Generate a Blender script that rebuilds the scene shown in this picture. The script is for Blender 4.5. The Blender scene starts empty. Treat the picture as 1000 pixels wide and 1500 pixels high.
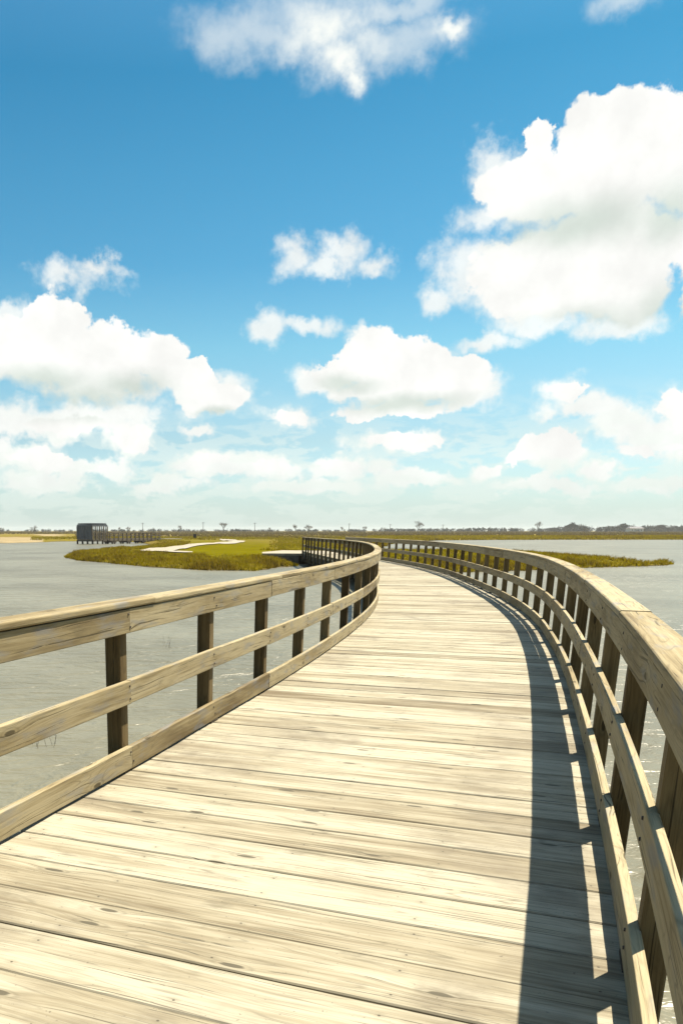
import bpy, math, random
import numpy as np
from mathutils import Vector
random.seed(7); rng = np.random.default_rng(7)
scene = bpy.context.scene
COL = scene.collection
R = math.radians

# ------------------------------------------------------------------ camera model
F, XP, YP, YH = 1232.8, 270.0, 1116.3, 777.0      # pixels of the 1000 px wide photograph
TH = math.atan((YP - YH) / F)
DECK = 0.68                                       # deck above the water (water is z = 0)
EYE = DECK + 1.40
def at(px, py, z=0.0):
    """ground position of a point seen at (px,py) that lies at height z"""
    d = max(py - YH, 0.05)
    zc = F * (EYE - z) / (d * math.cos(TH))
    return np.array([(px - XP) * zc / F, (zc - (EYE - z) * math.sin(TH)) / math.cos(TH)])
def at_dist(px, Y):
    """ground x of image column px at forward distance Y (near horizon)"""
    zc = Y * math.cos(TH)
    return (px - XP) * zc / F

cam_d = bpy.data.cameras.new('camera'); cam = bpy.data.objects.new('camera', cam_d)
COL.objects.link(cam); scene.camera = cam
cam_d.sensor_fit = 'HORIZONTAL'; cam_d.sensor_width = 36; cam_d.lens = 36 * F / 1000
cam_d.shift_x = (500 - XP) / 1000; cam_d.shift_y = (YP - 750) / 1000
cam_d.clip_start = 0.05; cam_d.clip_end = 20000
cam.location = (0, 0, EYE); cam.rotation_euler = (math.pi / 2 - TH, 0, 0)

# ------------------------------------------------------------------ helpers
def nd(nt, typ, **kw):
    n = nt.nodes.new(typ)
    for k, v in kw.items():
        if k.startswith('i_'):
            key = k[2:]
            key = int(key) if key.isdigit() else key.replace('_', ' ')
            n.inputs[key].default_value = v
        else: setattr(n, k, v)
    return n
class G:
    """small expression helper on a node tree"""
    def __init__(s, nt): s.nt = nt
    def link(s, a, b): s.nt.links.new(a, b)
    def put(s, sock, v):
        if hasattr(v, 'is_linked') or hasattr(v, 'links'): s.link(v, sock)
        else: sock.default_value = v
    def m(s, op, a, b=None, c=None, clamp=False):
        n = s.nt.nodes.new('ShaderNodeMath'); n.operation = op; n.use_clamp = clamp
        s.put(n.inputs[0], a)
        if b is not None: s.put(n.inputs[1], b)
        if c is not None: s.put(n.inputs[2], c)
        return n.outputs[0]
    def v(s, op, a, b=None, c=None):
        n = s.nt.nodes.new('ShaderNodeVectorMath'); n.operation = op
        s.put(n.inputs[0], a)
        if b is not None: s.put(n.inputs[1], b)
        if c is not None: s.put(n.inputs[2], c)
        return n.outputs['Value'] if op in ('LENGTH', 'DOT_PRODUCT', 'DISTANCE') else n.outputs[0]
    def noise(s, vec, scale, detail=4, rough=.55, dist=0., lac=2.):
        n = s.nt.nodes.new('ShaderNodeTexNoise'); s.put(n.inputs['Vector'], vec)
        n.inputs['Scale'].default_value = scale; n.inputs['Detail'].default_value = detail
        n.inputs['Roughness'].default_value = rough; n.inputs['Distortion'].default_value = dist
        n.inputs['Lacunarity'].default_value = lac
        return n.outputs['Fac']
    def ramp(s, fac, a, b, lo=0., hi=1., smooth=True):
        n = s.nt.nodes.new('ShaderNodeMapRange'); n.interpolation_type = 'SMOOTHSTEP' if smooth else 'LINEAR'
        s.put(n.inputs[0], fac); s.put(n.inputs[1], a); s.put(n.inputs[2], b); s.put(n.inputs[3], lo); s.put(n.inputs[4], hi)
        return n.outputs[0]
    def mix(s, fac, a, b, blend='MIX'):
        n = s.nt.nodes.new('ShaderNodeMix'); n.data_type = 'RGBA'; n.blend_type = blend
        s.put(n.inputs[0], fac)
        for i, c in ((6, a), (7, b)):
            s.put(n.inputs[i], (*c, 1) if isinstance(c, tuple) and len(c) == 3 else c)
        return n.outputs[2]
    def colramp(s, fac, stops):
        n = s.nt.nodes.new('ShaderNodeValToRGB'); s.put(n.inputs[0], fac); e = n.color_ramp.elements
        while len(e) < len(stops): e.new(0.5)
        for k, (p, c) in enumerate(stops): e[k].position = p; e[k].color = (*c, 1)
        return n.outputs[0]
    def xyz(s, x, y, z=0.):
        n = s.nt.nodes.new('ShaderNodeCombineXYZ')
        for i, q in enumerate((x, y, z)): s.put(n.inputs[i], q)
        return n.outputs[0]
    def sep(s, v):
        n = s.nt.nodes.new('ShaderNodeSeparateXYZ'); s.link(v, n.inputs[0]); return n.outputs
def new_mat(name):
    m = bpy.data.materials.new(name); m.use_nodes = True; nt = m.node_tree
    b = nt.nodes['Principled BSDF']
    return m, G(nt), b

class MB:
    """collects geometry with a grain uv, a board uv and a tone value per face, builds one mesh object"""
    def __init__(s): s.v = []; s.f = []; s.uv = []; s.ub = []; s.t = []
    def quad(s, idx, uv, ub, tone): s.f.append(idx); s.uv += uv; s.ub += ub; s.t += [tone] * len(idx)
    def box(s, c, ax, ay, az, tone=.5, uo=None):
        """c centre, ax/ay/az half-vectors; u runs along the longest one"""
        c, ax, ay, az = map(np.array, (c, ax, ay, az)); b = len(s.v)
        for i in (-1, 1):
            for j in (-1, 1):
                for k in (-1, 1): s.v.append(c + i * ax + j * ay + k * az)
        ln = [np.linalg.norm(a) for a in (ax, ay, az)]; o = (random.random() * 40, random.random() * 40) if uo is None else uo
        main = int(np.argmax(ln))
        for q in ((0, 1, 3, 2), (4, 6, 7, 5), (0, 4, 5, 1), (2, 3, 7, 6), (0, 2, 6, 4), (1, 5, 7, 3)):
            uv = []
            for x in q:
                sg = ((x >> 2) * 2 - 1, ((x >> 1) & 1) * 2 - 1, (x & 1) * 2 - 1)
                rest = [sg[i] * ln[i] for i in range(3) if i != main]
                uv.append((sg[main] * ln[main] + o[0], rest[0] + rest[1] + o[1]))
            s.quad(tuple(b + x for x in q), uv, uv, tone)
    def tube(s, a, b, ra, rb, n=6, tone=.5):
        a = np.array(a, float); b = np.array(b, float); d = b - a; L = np.linalg.norm(d); d = d / (L + 1e-9)
        u = np.cross(d, (0, 0, 1) if abs(d[2]) < .9 else (1, 0, 0)); u /= np.linalg.norm(u); w = np.cross(d, u); k = len(s.v)
        for p, r in ((a, ra), (b, rb)):
            for i in range(n):
                t = 2 * math.pi * i / n; s.v.append(p + r * (math.cos(t) * u + math.sin(t) * w))
        for i in range(n):
            j = (i + 1) % n; uv = [(0, i / n), (0, (i + 1) / n), (L, (i + 1) / n), (L, i / n)]
            s.quad((k + i, k + j, k + n + j, k + n + i), uv, uv, tone)
        s.quad(tuple(k + n + i for i in range(n)), [(0, 0)] * n, [(0, 0)] * n, tone)
        s.quad(tuple(k + i for i in reversed(range(n))), [(0, 0)] * n, [(0, 0)] * n, tone)
    def sweep(s, prof, frames, tone=.5, uo=(0, 0)):
        """prof: closed (offset, height) outline; frames: list of (x, y, nx, ny, s)"""
        b = len(s.v); n = len(prof)
        per = [0.]
        for i in range(n): per.append(per[-1] + math.dist(prof[i], prof[(i + 1) % n]))
        for (x, y, nx, ny, ss) in frames:
            for o, z in prof: s.v.append(np.array((x + nx * o, y + ny * o, z)))
        for k in range(len(frames) - 1):
            u0 = frames[k][4] + uo[0]; u1 = frames[k + 1][4] + uo[0]
            for i in range(n):
                j = (i + 1) % n
                uv = [(u0, per[i] + uo[1]), (u0, per[i + 1] + uo[1]), (u1, per[i + 1] + uo[1]), (u1, per[i] + uo[1])]
                s.quad((b + k * n + i, b + k * n + j, b + (k + 1) * n + j, b + (k + 1) * n + i), uv, uv, tone)
        e = b + (len(frames) - 1) * n
        uv = [(p[0] + uo[0], p[1] + uo[1]) for p in prof]
        s.quad(tuple(b + i for i in reversed(range(n))), uv[::-1], uv[::-1], tone)
        s.quad(tuple(e + i for i in range(n)), uv, uv, tone)
    def build(s, name, mat, parent=None, smooth=False, fix=True):
        me = bpy.data.meshes.new(name); me.from_pydata([tuple(p) for p in s.v], [], s.f)
        l = me.uv_layers.new(name='grain'); l.data.foreach_set('uv', np.array(s.uv, float).ravel())
        l = me.uv_layers.new(name='board'); l.data.foreach_set('uv', np.array(s.ub, float).ravel())
        a = me.attributes.new('tone', 'FLOAT', 'CORNER'); a.data.foreach_set('value', np.array(s.t, float))
        if fix:
            import bmesh
            bm = bmesh.new(); bm.from_mesh(me); bmesh.ops.recalc_face_normals(bm, faces=bm.faces); bm.to_mesh(me); bm.free()
        me.materials.append(mat)
        if smooth: me.polygons.foreach_set('use_smooth', [True] * len(me.polygons))
        o = bpy.data.objects.new(name, me); COL.objects.link(o)
        if parent: o.parent = parent
        return o
def tag(o, label=None, cat=None, group=None, kind=None):
    for k, x in (('label', label), ('category', cat), ('group', group), ('kind', kind)):
        if x: o[k] = x
    return o
def empty(name, loc, label, cat, group=None):
    o = bpy.data.objects.new(name, None); COL.objects.link(o); o.location = loc
    return tag(o, label, cat, group)
def child(mb, name, mat, root, smooth=False):
    """build in world coordinates, then hang under a root placed anywhere"""
    o = mb.build(name, mat, None, smooth); o.parent = root
    r = root
    loc = Vector((0, 0, 0))
    while r is not None: loc += r.location; r = r.parent
    me = o.data; co = np.zeros(len(me.vertices) * 3); me.vertices.foreach_get('co', co)
    co = co.reshape(-1, 3) - np.array(loc); me.vertices.foreach_set('co', co.ravel()); me.update()
    return o
def np_mesh(name, verts, faces, mat, attrs=None, smooth=False):
    me = bpy.data.meshes.new(name)
    nf, k = faces.shape
    me.vertices.add(len(verts)); me.vertices.foreach_set('co', verts.astype(np.float32).ravel())
    me.loops.add(nf * k); me.loops.foreach_set('vertex_index', faces.astype(np.int32).ravel())
    me.polygons.add(nf); me.polygons.foreach_set('loop_start', np.arange(0, nf * k, k, dtype=np.int32))
    me.polygons.foreach_set('loop_total', np.full(nf, k, dtype=np.int32))
    me.update(calc_edges=True)
    for n, arr in (attrs or {}).items():
        a = me.attributes.new(n, 'FLOAT', 'POINT'); a.data.foreach_set('value', arr.astype(np.float32))
    if smooth: me.polygons.foreach_set('use_smooth', [True] * nf)
    me.materials.append(mat)
    o = bpy.data.objects.new(name, me); COL.objects.link(o); return o

# ------------------------------------------------------------------ materials
def wood(name, c_light, c_mid, c_dark, nails=False, rough=.75, stain=.5, bump=.25, grey=.0, crack=.8, ring_s=.5):
    m, g, b = new_mat(name); nt = g.nt
    uv = nd(nt, 'ShaderNodeUVMap', uv_map='grain').outputs[0]
    tone = nd(nt, 'ShaderNodeAttribute', attribute_name='tone').outputs['Fac']
    u, v, _ = g.sep(uv)
    # knots: sparse cells, they push the grain aside
    kv = g.xyz(g.m('MULTIPLY', u, 1.7), g.m('MULTIPLY', v, 5.5), 0)
    vor = nd(nt, 'ShaderNodeTexVoronoi', voronoi_dimensions='2D', i_Scale=1.0, i_Randomness=.9); g.link(kv, vor.inputs['Vector'])
    kd = vor.outputs['Distance']; kr = g.sep(vor.outputs['Color'])[0]
    kon = g.m('GREATER_THAN', kr, .66)
    push = g.m('MULTIPLY', g.ramp(kd, 0., .45, 1., 0.), kon)
    warp = g.noise(g.xyz(g.m('MULTIPLY', u, 1.1), g.m('MULTIPLY', v, 6.)), 1., 2)
    vv = g.m('ADD', v, g.m('MULTIPLY', warp, .05)); vv = g.m('ADD', vv, g.m('MULTIPLY', push, .028))
    gr1 = g.noise(g.xyz(g.m('MULTIPLY', u, 1.3), g.m('MULTIPLY', vv, 55.)), 1., 5, .6)
    gr2 = g.noise(g.xyz(g.m('MULTIPLY', u, 4.), g.m('MULTIPLY', vv, 240.)), 1., 3, .6)
    big = g.noise(g.xyz(g.m('MULTIPLY', u, .9), g.m('MULTIPLY', v, 7.)), 1., 4, .6)
    big2 = g.noise(g.xyz(g.m('MULTIPLY', u, 2.6), g.m('MULTIPLY', v, 9.)), 1., 5, .65, .4)
    f = g.m('ADD', g.m('MULTIPLY', gr1, .38), g.m('MULTIPLY', big, .62))
    rn = g.noise(g.xyz(g.m('MULTIPLY', u, .55), g.m('MULTIPLY', vv, 8.)), 1., 1.5, .45)
    rl_ = g.ramp(g.m('ABSOLUTE', g.m('SUBTRACT', g.m('FRACT', g.m('MULTIPLY', rn, 17.)), .5)), .36, .5)
    rl_ = g.m('MULTIPLY', rl_, g.ramp(g.noise(g.xyz(g.m('MULTIPLY', u, 2.), g.m('MULTIPLY', v, 11.)), 1., 3), .38, .62))
    f = g.m('ADD', f, g.m('MULTIPLY', g.m('SUBTRACT', tone, .5), .30))
    col = g.colramp(f, [(.31, c_dark), (.45, c_mid), (.58, c_light)])
    col = g.mix(g.m('MULTIPLY', g.ramp(big2, .56, .72), stain), col, tuple(x * .52 for x in c_mid))
    col = g.mix(g.m('MULTIPLY', rl_, ring_s), col, tuple(x * .45 for x in c_mid))
    col = g.mix(g.m('MULTIPLY', g.ramp(gr2, .50, .68), .45), col, tuple(x * .6 for x in c_mid))
    if nails:
        oc = nd(nt, 'ShaderNodeTexCoord').outputs['Object']
        d1 = g.noise(oc, .9, 5, .62, .4); d2 = g.noise(oc, 6., 5, .65)
        dm = g.m('MULTIPLY', g.ramp(d1, .48, .66), g.ramp(d2, .35, .6, .5, 1.))
        col = g.mix(g.m('MULTIPLY', dm, .6), col, (.125, .102, .07))
        sp = g.noise(oc, 70., 2, .5); col = g.mix(g.m('MULTIPLY', g.ramp(sp, .70, .76), .6), col, (.06, .05, .035))
    if grey: col = g.mix(g.m('MULTIPLY', g.ramp(g.noise(g.xyz(g.m('MULTIPLY', u, 3.), g.m('MULTIPLY', v, 12.)), 1., 4), .5, .7), grey), col, (.14, .15, .16))
    # drying cracks along the grain
    ck = g.noise(g.xyz(g.m('MULTIPLY', u, .8), g.m('MULTIPLY', vv, 95.)), 1., 2, .5)
    ckm = g.m('MULTIPLY', g.ramp(ck, .385, .345), g.ramp(big2, .40, .50))
    col = g.mix(g.m('MULTIPLY', ckm, crack), col, tuple(x * .28 for x in c_mid))
    kn = g.m('MULTIPLY', g.ramp(g.m('ADD', kd, g.m('MULTIPLY', g.m('SUBTRACT', gr1, .5), .1)), .085, .055), kon)
    ring = g.m('MULTIPLY', g.ramp(g.m('ABSOLUTE', g.m('SUBTRACT', kd, .12)), .035, .0), g.m('MULTIPLY', kon, .45))
    col = g.mix(g.m('MULTIPLY', g.m('MAXIMUM', kn, g.m('MULTIPLY', ring, .6)), .95), col, tuple(x * .32 for x in c_mid))
    h = g.m('SUBTRACT', g.m('ADD', g.m('MULTIPLY', gr1, .5), g.m('MULTIPLY', gr2, .3)), g.m('MULTIPLY', ckm, 1.2))
    if nails:
        ub = g.sep(nd(nt, 'ShaderNodeUVMap', uv_map='board').outputs[0])
        du = g.m('SUBTRACT', g.m('MODULO', g.m('ADD', ub[0], 10 * .6 + .3), .6), .3)
        jit = g.m('MULTIPLY', g.m('SUBTRACT', tone, .5), .05)
        du = g.m('ADD', du, jit)
        dv1 = g.m('SUBTRACT', ub[1], .05); dv2 = g.m('SUBTRACT', ub[1], .22); dv = g.m('MINIMUM', g.m('ABSOLUTE', dv1), g.m('ABSOLUTE', dv2))
        dd = g.v('LENGTH', g.xyz(du, dv))
        dn = g.m('MULTIPLY', g.ramp(dd, .0062, .003), g.m('GREATER_THAN', g.noise(g.xyz(g.m('MULTIPLY', u, 9.), g.m('MULTIPLY', v, 9.)), 1., 0), .42))
        col = g.mix(g.m('MULTIPLY', dn, .85), col, (.03, .025, .02))
        rust = g.m('MULTIPLY', g.ramp(dd, .035, .0), .25); col = g.mix(rust, col, tuple(x * .5 for x in c_mid))
        h = g.m('SUBTRACT', h, g.m('MULTIPLY', dn, 1.))
    g.link(col, b.inputs['Base Color']); b.inputs['Roughness'].default_value = rough
    b.inputs['Specular IOR Level'].default_value = .12
    bp = nd(nt, 'ShaderNodeBump', i_Strength=bump, i_Distance=.006); g.link(h, bp.inputs['Height']); g.link(bp.outputs[0], b.inputs['Normal'])
    return m
M_DECK = wood('weathered_deck_wood', (.318, .285, .205), (.232, .198, .130), (.115, .087, .050), nails=True, stain=.6)
M_RAIL = wood('weathered_rail_wood', (.305, .250, .145), (.222, .172, .088), (.115, .082, .038), stain=.45, grey=.5)
M_POST = wood('dark_post_wood', (.155, .112, .052), (.100, .068, .028), (.048, .031, .011), stain=.4, bump=.3)
M_PILE = wood('wet_pile_wood', (.085, .065, .045), (.055, .042, .028), (.03, .022, .015), stain=.4)
M_FAR = wood('grey_pavilion_wood', (.13, .135, .14), (.095, .10, .105), (.055, .055, .052), stain=.4)
M_FARWARM = wood('brown_walkway_wood', (.15, .12, .085), (.11, .085, .058), (.06, .045, .03), stain=.4)

def flat(name, c, var=.2, scale=3., rough=.85, bump=0.):
    m, g, b = new_mat(name)
    p = nd(g.nt, 'ShaderNodeTexCoord').outputs['Object']
    n = g.noise(p, scale, 5, .6)
    col = g.mix(g.ramp(n, .3, .7), tuple(x * (1 - var) for x in c), tuple(min(1, x * (1 + var)) for x in c))
    g.link(col, b.inputs['Base Color']); b.inputs['Roughness'].default_value = rough; b.inputs['Specular IOR Level'].default_value = .2
    if bump:
        bp = nd(g.nt, 'ShaderNodeBump', i_Strength=bump, i_Distance=.02); g.link(n, bp.inputs['Height']); g.link(bp.outputs[0], b.inputs['Normal'])
    return m
M_CONC = flat('pale_concrete', (.25, .215, .155), .12, 2., bump=.2)
M_WALL = flat('dark_retaining_wall', (.07, .07, .06), .35, 4., bump=.3)
M_BARK = flat('grey_bark', (.09, .075, .055), .3, 1.)
M_TWIG = flat('winter_twigs', (.13, .105, .075), .25, .4)
M_POLE = flat('grey_pole', (.12, .11, .10), .2, 1.)
M_BIN = flat('dark_bin', (.03, .028, .025), .2, 3.)
M_WHITE = flat('white_siding', (.5, .5, .48), .05, 1.)
M_ROOF = flat('grey_roof', (.16, .15, .15), .2, 1.)
M_GLASS = flat('dark_window', (.03, .035, .04), .1, 1., .2)

M_BOLT = flat('rusty_bolt', (.05, .04, .032), .3, 40., .6)

def veg(name, stops, var_scale=.25, trans=.25):
    """leaf / blade material; colour by tone (0..1) with slow patches"""
    m, g, b = new_mat(name); nt = g.nt
    p = nd(nt, 'ShaderNodeTexCoord').outputs['Object']
    t = nd(nt, 'ShaderNodeAttribute', attribute_name='tone').outputs['Fac']
    n = g.noise(p, var_scale, 4, .6)
    f = g.m('ADD', g.m('MULTIPLY', t, .6), g.m('MULTIPLY', g.ramp(n, .3, .7), .4))
    g.link(g.colramp(f, stops), b.inputs['Base Color']); b.inputs['Roughness'].default_value = .8
    b.inputs['Specular IOR Level'].default_value = 0.
    if trans:
        tr = nd(nt, 'ShaderNodeBsdfTranslucent'); g.link(b.inputs['Base Color'].links[0].from_socket, tr.inputs[0])
        mx = nd(nt, 'ShaderNodeMixShader'); mx.inputs[0].default_value = trans
        g.link(b.outputs[0], mx.inputs[1]); g.link(tr.outputs[0], mx.inputs[2]); g.link(mx.outputs[0], nt.nodes['Material Output'].inputs[0])
    return m
M_GRASS = veg('marsh_grass', [(.0, (.14, .09, .010)), (.3, (.22, .16, .006)), (.62, (.25, .205, .003)), (1., (.33, .27, .04))], trans=.4)
M_REED = veg('brown_reeds', [(.0, (.085, .055, .010)), (.25, (.18, .125, .010)), (.7, (.27, .21, .005)), (1., (.34, .26, .06))], trans=.4)
M_SCRUB = veg('far_scrub', [(.0, (.10, .07, .025)), (.5, (.16, .115, .035)), (1., (.19, .15, .02))], .02)
M_WOOD = veg('far_woodland', [(.0, (.018, .020, .016)), (.5, (.035, .032, .022)), (1., (.06, .05, .03))], .02, trans=0)

# ------------------------------------------------------------------ bridge centre line
K = 1.4 / 1.5
P = [-1.16106, 0.4418, 2.72634, -0.01214, -0.01057, -0.00901, -0.00477, -0.01263, -0.01731, -0.00281, -0.00767, -0.01279, -0.00435, 0.00676, 0.01792]
KS = [-6, 0, 4, 8, 13, 18, 24, 30, 37, 45, 55, 65.]
SS = np.arange(-6, 66, .1)
_k = np.interp(SS, KS, P[3:]); _k = np.convolve(np.pad(_k, 20, 'edge'), np.ones(41) / 41, 'valid')
_h = np.cumsum(_k) * .1; _h = _h - _h[60] + P[1]
_x = np.cumsum(np.sin(_h)) * .1; _y = np.cumsum(np.cos(_h)) * .1
_x = (_x - _x[60] + P[0]) * K; _y = (_y - _y[60]) * K; SM = SS * K
W2 = P[2] * K / 2
def fr(s):
    """frame on the centre line at arc length s (metres): x, y, nx, ny, s"""
    h = np.interp(s, SM, _h)
    return (np.interp(s, SM, _x), np.interp(s, SM, _y), math.cos(h), -math.sin(h), s)
S0, S1 = -3.6, 60.2 * K

# ------------------------------------------------------------------ boardwalk
bw = empty('boardwalk', (0, 0, 0), 'long curving weathered timber boardwalk over the water with post and rail sides', 'boardwalk')
# deck planks, radial, each its own board
dk = MB(); s = S0; PW = .290; i = 0
grain_o = []
while s < S1:
    wv = PW * (1 + random.uniform(-.006, .006)); gap = random.choice((.006, .007, .009, .012, .016)) * (1.0 if s > 1 else 1.1)
    a, c = fr(s), fr(s + wv - gap)
    oL, oR = -(W2 + .035 + random.uniform(0, .008)), W2 + .035 + random.uniform(0, .008)
    zt = DECK + random.uniform(-.0025, .0025); tl = random.uniform(-.0025, .0025); bot = DECK - .038
    tone = min(1, max(0, random.gauss(.5, .2))); uo = random.random() * 60; vo = random.random() * 60
    bev = .005; nseg = 10
    base = len(dk.v)
    wl = wv - gap
    for k in range(nseg + 1):
        o = oL + (oR - oL) * k / nseg
        wob = (random.uniform(-.0012, .0012) if 0 < k < nseg else 0)
        A = np.array((a[0] + a[2] * o, a[1] + a[3] * o)); B = np.array((c[0] + c[2] * o, c[1] + c[3] * o)); d = (B - A); L = np.linalg.norm(d); d /= L
        z1 = zt + tl + wob; z2 = zt - tl + wob; cup = -.001
        for q, z in ((A, bot), (A, z1 - bev), (A + d * bev, z1), ((A + B) / 2, (z1 + z2) / 2 + cup), (B - d * bev, z2), (B, z2 - bev), (B, bot)):
            dk.v.append(np.array((q[0], q[1], z)))
    vs = (0, .034, .04, wl / 2 + .04, wl + .036, wl + .042, wl + .08)
    vb = (-.1, -.01, .0, wl / 2, wl, wl + .01, wl + .1)
    for k in range(nseg):
        u0 = oL + (oR - oL) * k / nseg; u1 = oL + (oR - oL) * (k + 1) / nseg
        for j in range(7):
            j2 = (j + 1) % 7
            q = (base + k * 7 + j, base + (k + 1) * 7 + j, base + (k + 1) * 7 + j2, base + k * 7 + j2)
            v0, v1 = vs[j], (vs[j2] if j2 else vs[6] + wl); b0, b1 = vb[j], (vb[j2] if j2 else .5)
            dk.quad(q, [(u0 + uo, v0 + vo), (u1 + uo, v0 + vo), (u1 + uo, v1 + vo), (u0 + uo, v1 + vo)], [(u0, b0), (u1, b0), (u1, b1), (u0, b1)], tone)
    for k, rv in ((0, False), (nseg, True)):
        idx = [base + k * 7 + j for j in range(7)]; idx = idx if not rv else idx[::-1]
        dk.quad(tuple(idx), [(uo, vo + .01 * j) for j in range(7)], [(9.1, .5)] * 7, tone)
    s += wv
child(dk, 'deck', M_DECK, bw)

def rrect(o0, o1, z0, z1, r, n=2):
    pts = []
    for (cx, cz, a0) in ((o0 + r, z0 + r, math.pi), (o1 - r, z0 + r, 1.5 * math.pi), (o1 - r, z1 - r, 0), (o0 + r, z1 - r, .5 * math.pi)):
        for k in range(n + 1):
            t = a0 + (math.pi / 2) * k / n; pts.append((cx + r * math.cos(t), cz + r * math.sin(t)))
    return pts
JIT = {}
def board(root, name, sg, o0, o1, z0, z1, sa, sb, r, mat, n=2, par=None):
    mb = MB(); do = random.uniform(-.0025, .0025); dz = random.uniform(-.003, .003); tw = random.uniform(-.003, .003)
    lo, hi = sorted((sg * o0, sg * o1))
    m = max(2, int((sb - sa) / .35)); frs = []
    for k in range(m + 1):
        q = fr(sa + .0015 + (sb - sa - .003) * k / m); jo = float(np.interp(q[4], JIT[sg][0], JIT[sg][1 + (name == 'cap_board')]))
        frs.append((q[0] + q[2] * jo, q[1] + q[3] * jo, q[2], q[3], q[4]))
    mb.sweep(rrect(lo + do, hi + do, DECK + z0 + dz, DECK + z1 + dz, r, n), frs, min(1, max(0, random.gauss(.5, .2))), (random.random() * 50, random.random() * 50))
    return child(mb, name, mat, root)
T = .038; PT = .096
for sg, posts, word in ((-1, [5.15 * K + i * 1.57 * K for i in range(-5, 35)], 'left'), (1, [5.2 * K + i * 1.615 * K for i in range(-5, 34)], 'right')):
    posts = [p for p in posts if S0 < p < S1 - .05]
    if sg < 0: posts[-1] = S1 - .06
    JIT[sg] = (posts, rng.uniform(-.006, .006, len(posts)), rng.uniform(-.007, .007, len(posts)))
    rl = bpy.data.objects.new('railing', None); COL.objects.link(rl); rl.parent = bw
    rl['label'] = {'left': 'left-hand railing with sunlit inner faces', 'right': 'right-hand railing in shade, casting its shadow on the deck'}[word]
    for p in posts:
        f = fr(p + random.uniform(-.01, .01)); mb = MB(); oc = sg * (W2 + T + PT / 2 + .001)
        n = np.array((f[2], f[3], 0)); t = np.array((-f[3], f[2], 0)); c = np.array((f[0], f[1], 0)) + n * oc
        zb, ztp = DECK - .42, DECK + .971
        frp = [(c[0], c[1], 0, 0, 0)]
        b0 = len(mb.v); r_ = .006; h_ = PT / 2; prof = rrect(-h_, h_, -h_, h_, r_, 1); uo = random.random() * 50
        lean = (random.uniform(-.004, .004), random.uniform(-.004, .004))
        zs = (zb, DECK + .2, ztp)
        for z in zs:
            kx = (z - DECK)
            for (aa, bb) in prof: mb.v.append(c + n * (aa + lean[0] * kx) + t * (bb + lean[1] * kx) + np.array((0, 0, z)))
        N = len(prof); per = [0.]
        for i in range(N): per.append(per[-1] + math.dist(prof[i], prof[(i + 1) % N]))
        tn = min(1, max(0, random.gauss(.5, .2)))
        for k in range(len(zs) - 1):
            for i in range(N):
                j = (i + 1) % N; uv = [(zs[k] + uo, per[i]), (zs[k] + uo, per[i + 1]), (zs[k + 1] + uo, per[i + 1]), (zs[k + 1] + uo, per[i])]
                mb.quad((b0 + k * N + i, b0 + k * N + j, b0 + (k + 1) * N + j, b0 + (k + 1) * N + i), uv, uv, tn)
        mb.quad(tuple(b0 + 2 * N + i for i in range(N)), [(0, 0)] * N, [(0, 0)] * N, tn)
        mb.quad(tuple(b0 + i for i in reversed(range(N))), [(0, 0)] * N, [(0, 0)] * N, tn)
        child(mb, 'post', M_POST, rl)
    for p in posts:
        if not (1.5 < p < 15): continue
        for zz_ in (.06, .12, .445, .515, .865, .935):
            f = fr(p + random.uniform(-.025, .025)); n = np.array((f[2], f[3], 0)); cc_ = np.array((f[0], f[1], 0)) + n * sg * (W2 + float(np.interp(p, posts, JIT[sg][1])) * sg)
            z = DECK + zz_ + random.uniform(-.006, .006); mb = MB(); mb.tube(cc_ + n * sg * .002 + np.array((0, 0, z)), cc_ - n * sg * .0035 + np.array((0, 0, z)), .0075, .006, 8)
            child(mb, 'bolt_head', M_BOLT, rl)
    for p in posts:
        f = fr(p); n = np.array((f[2], f[3], 0)); t = np.array((-f[3], f[2], 0)); c_ = np.array((f[0], f[1], DECK + .0085)) + n * sg * (W2 + T / 2 + .004)
        mb = MB(); mb.box(c_, t * .075, n * (T / 2), (0, 0, .0072), .3); child(mb, 'spacer_block', M_PILE, rl)
    def cuts(first, step):
        c = [S0]; k = first
        while k < len(posts) - 1: c.append(posts[k]); k += step
        c.append(posts[-1] + .05 if sg < 0 else S1 + .05); return c
    near = min(range(len(posts)), key=lambda k: abs(posts[k] - 5.15 * K))
    f0 = near % 2
    # joints fall at the post that shows them in the photograph
    for name, z0, z1, cu, r, o0, o1 in (('curb_rail', .016, .152, cuts(f0, 2), .004, W2, W2 + T), ('middle_rail', .412, .550, cuts(f0, 2), .005, W2, W2 + T),
                                         ('top_rail', .832, .9695, cuts(f0, 2), .004, W2, W2 + T)):
        for a, b_ in zip(cu[:-1], cu[1:]): board(rl, name, sg, o0, o1, z0, z1, a, b_, r, M_RAIL)
    cc = cuts((f0 + 1) % 2 + 1, 2)
    cc = [cc[0]] + [x + .35 for x in cc[1:-1]] + [cc[-1]]
    for a, b_ in zip(cc[:-1], cc[1:]): board(rl, 'cap_board', sg, W2 - .006, W2 + .142, .9715, 1.011, a, b_, .011, M_RAIL, 3)
    # rim joist carries the planks and posts
    mb = MB(); frs = [fr(S0 + (S1 - S0) * k / 120) for k in range(121)]
    lo, hi = sorted((sg * (W2 - .005), sg * (W2 + T - .002)))
    mb.sweep(rrect(lo, hi, DECK - .285, DECK - .040, .004, 1), frs, .4)
    child(mb, 'rim_joist', M_PILE, bw)
for q in (-.85, -.42, 0, .42, .85):
    mb = MB(); frs = [fr(S0 + (S1 - S0) * k / 120) for k in range(121)]
    mb.sweep(rrect(q - .02, q + .02, DECK - .28, DECK - .042, .004, 1), frs, .4); child(mb, 'stringer', M_PILE, bw)
s = .6
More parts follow.
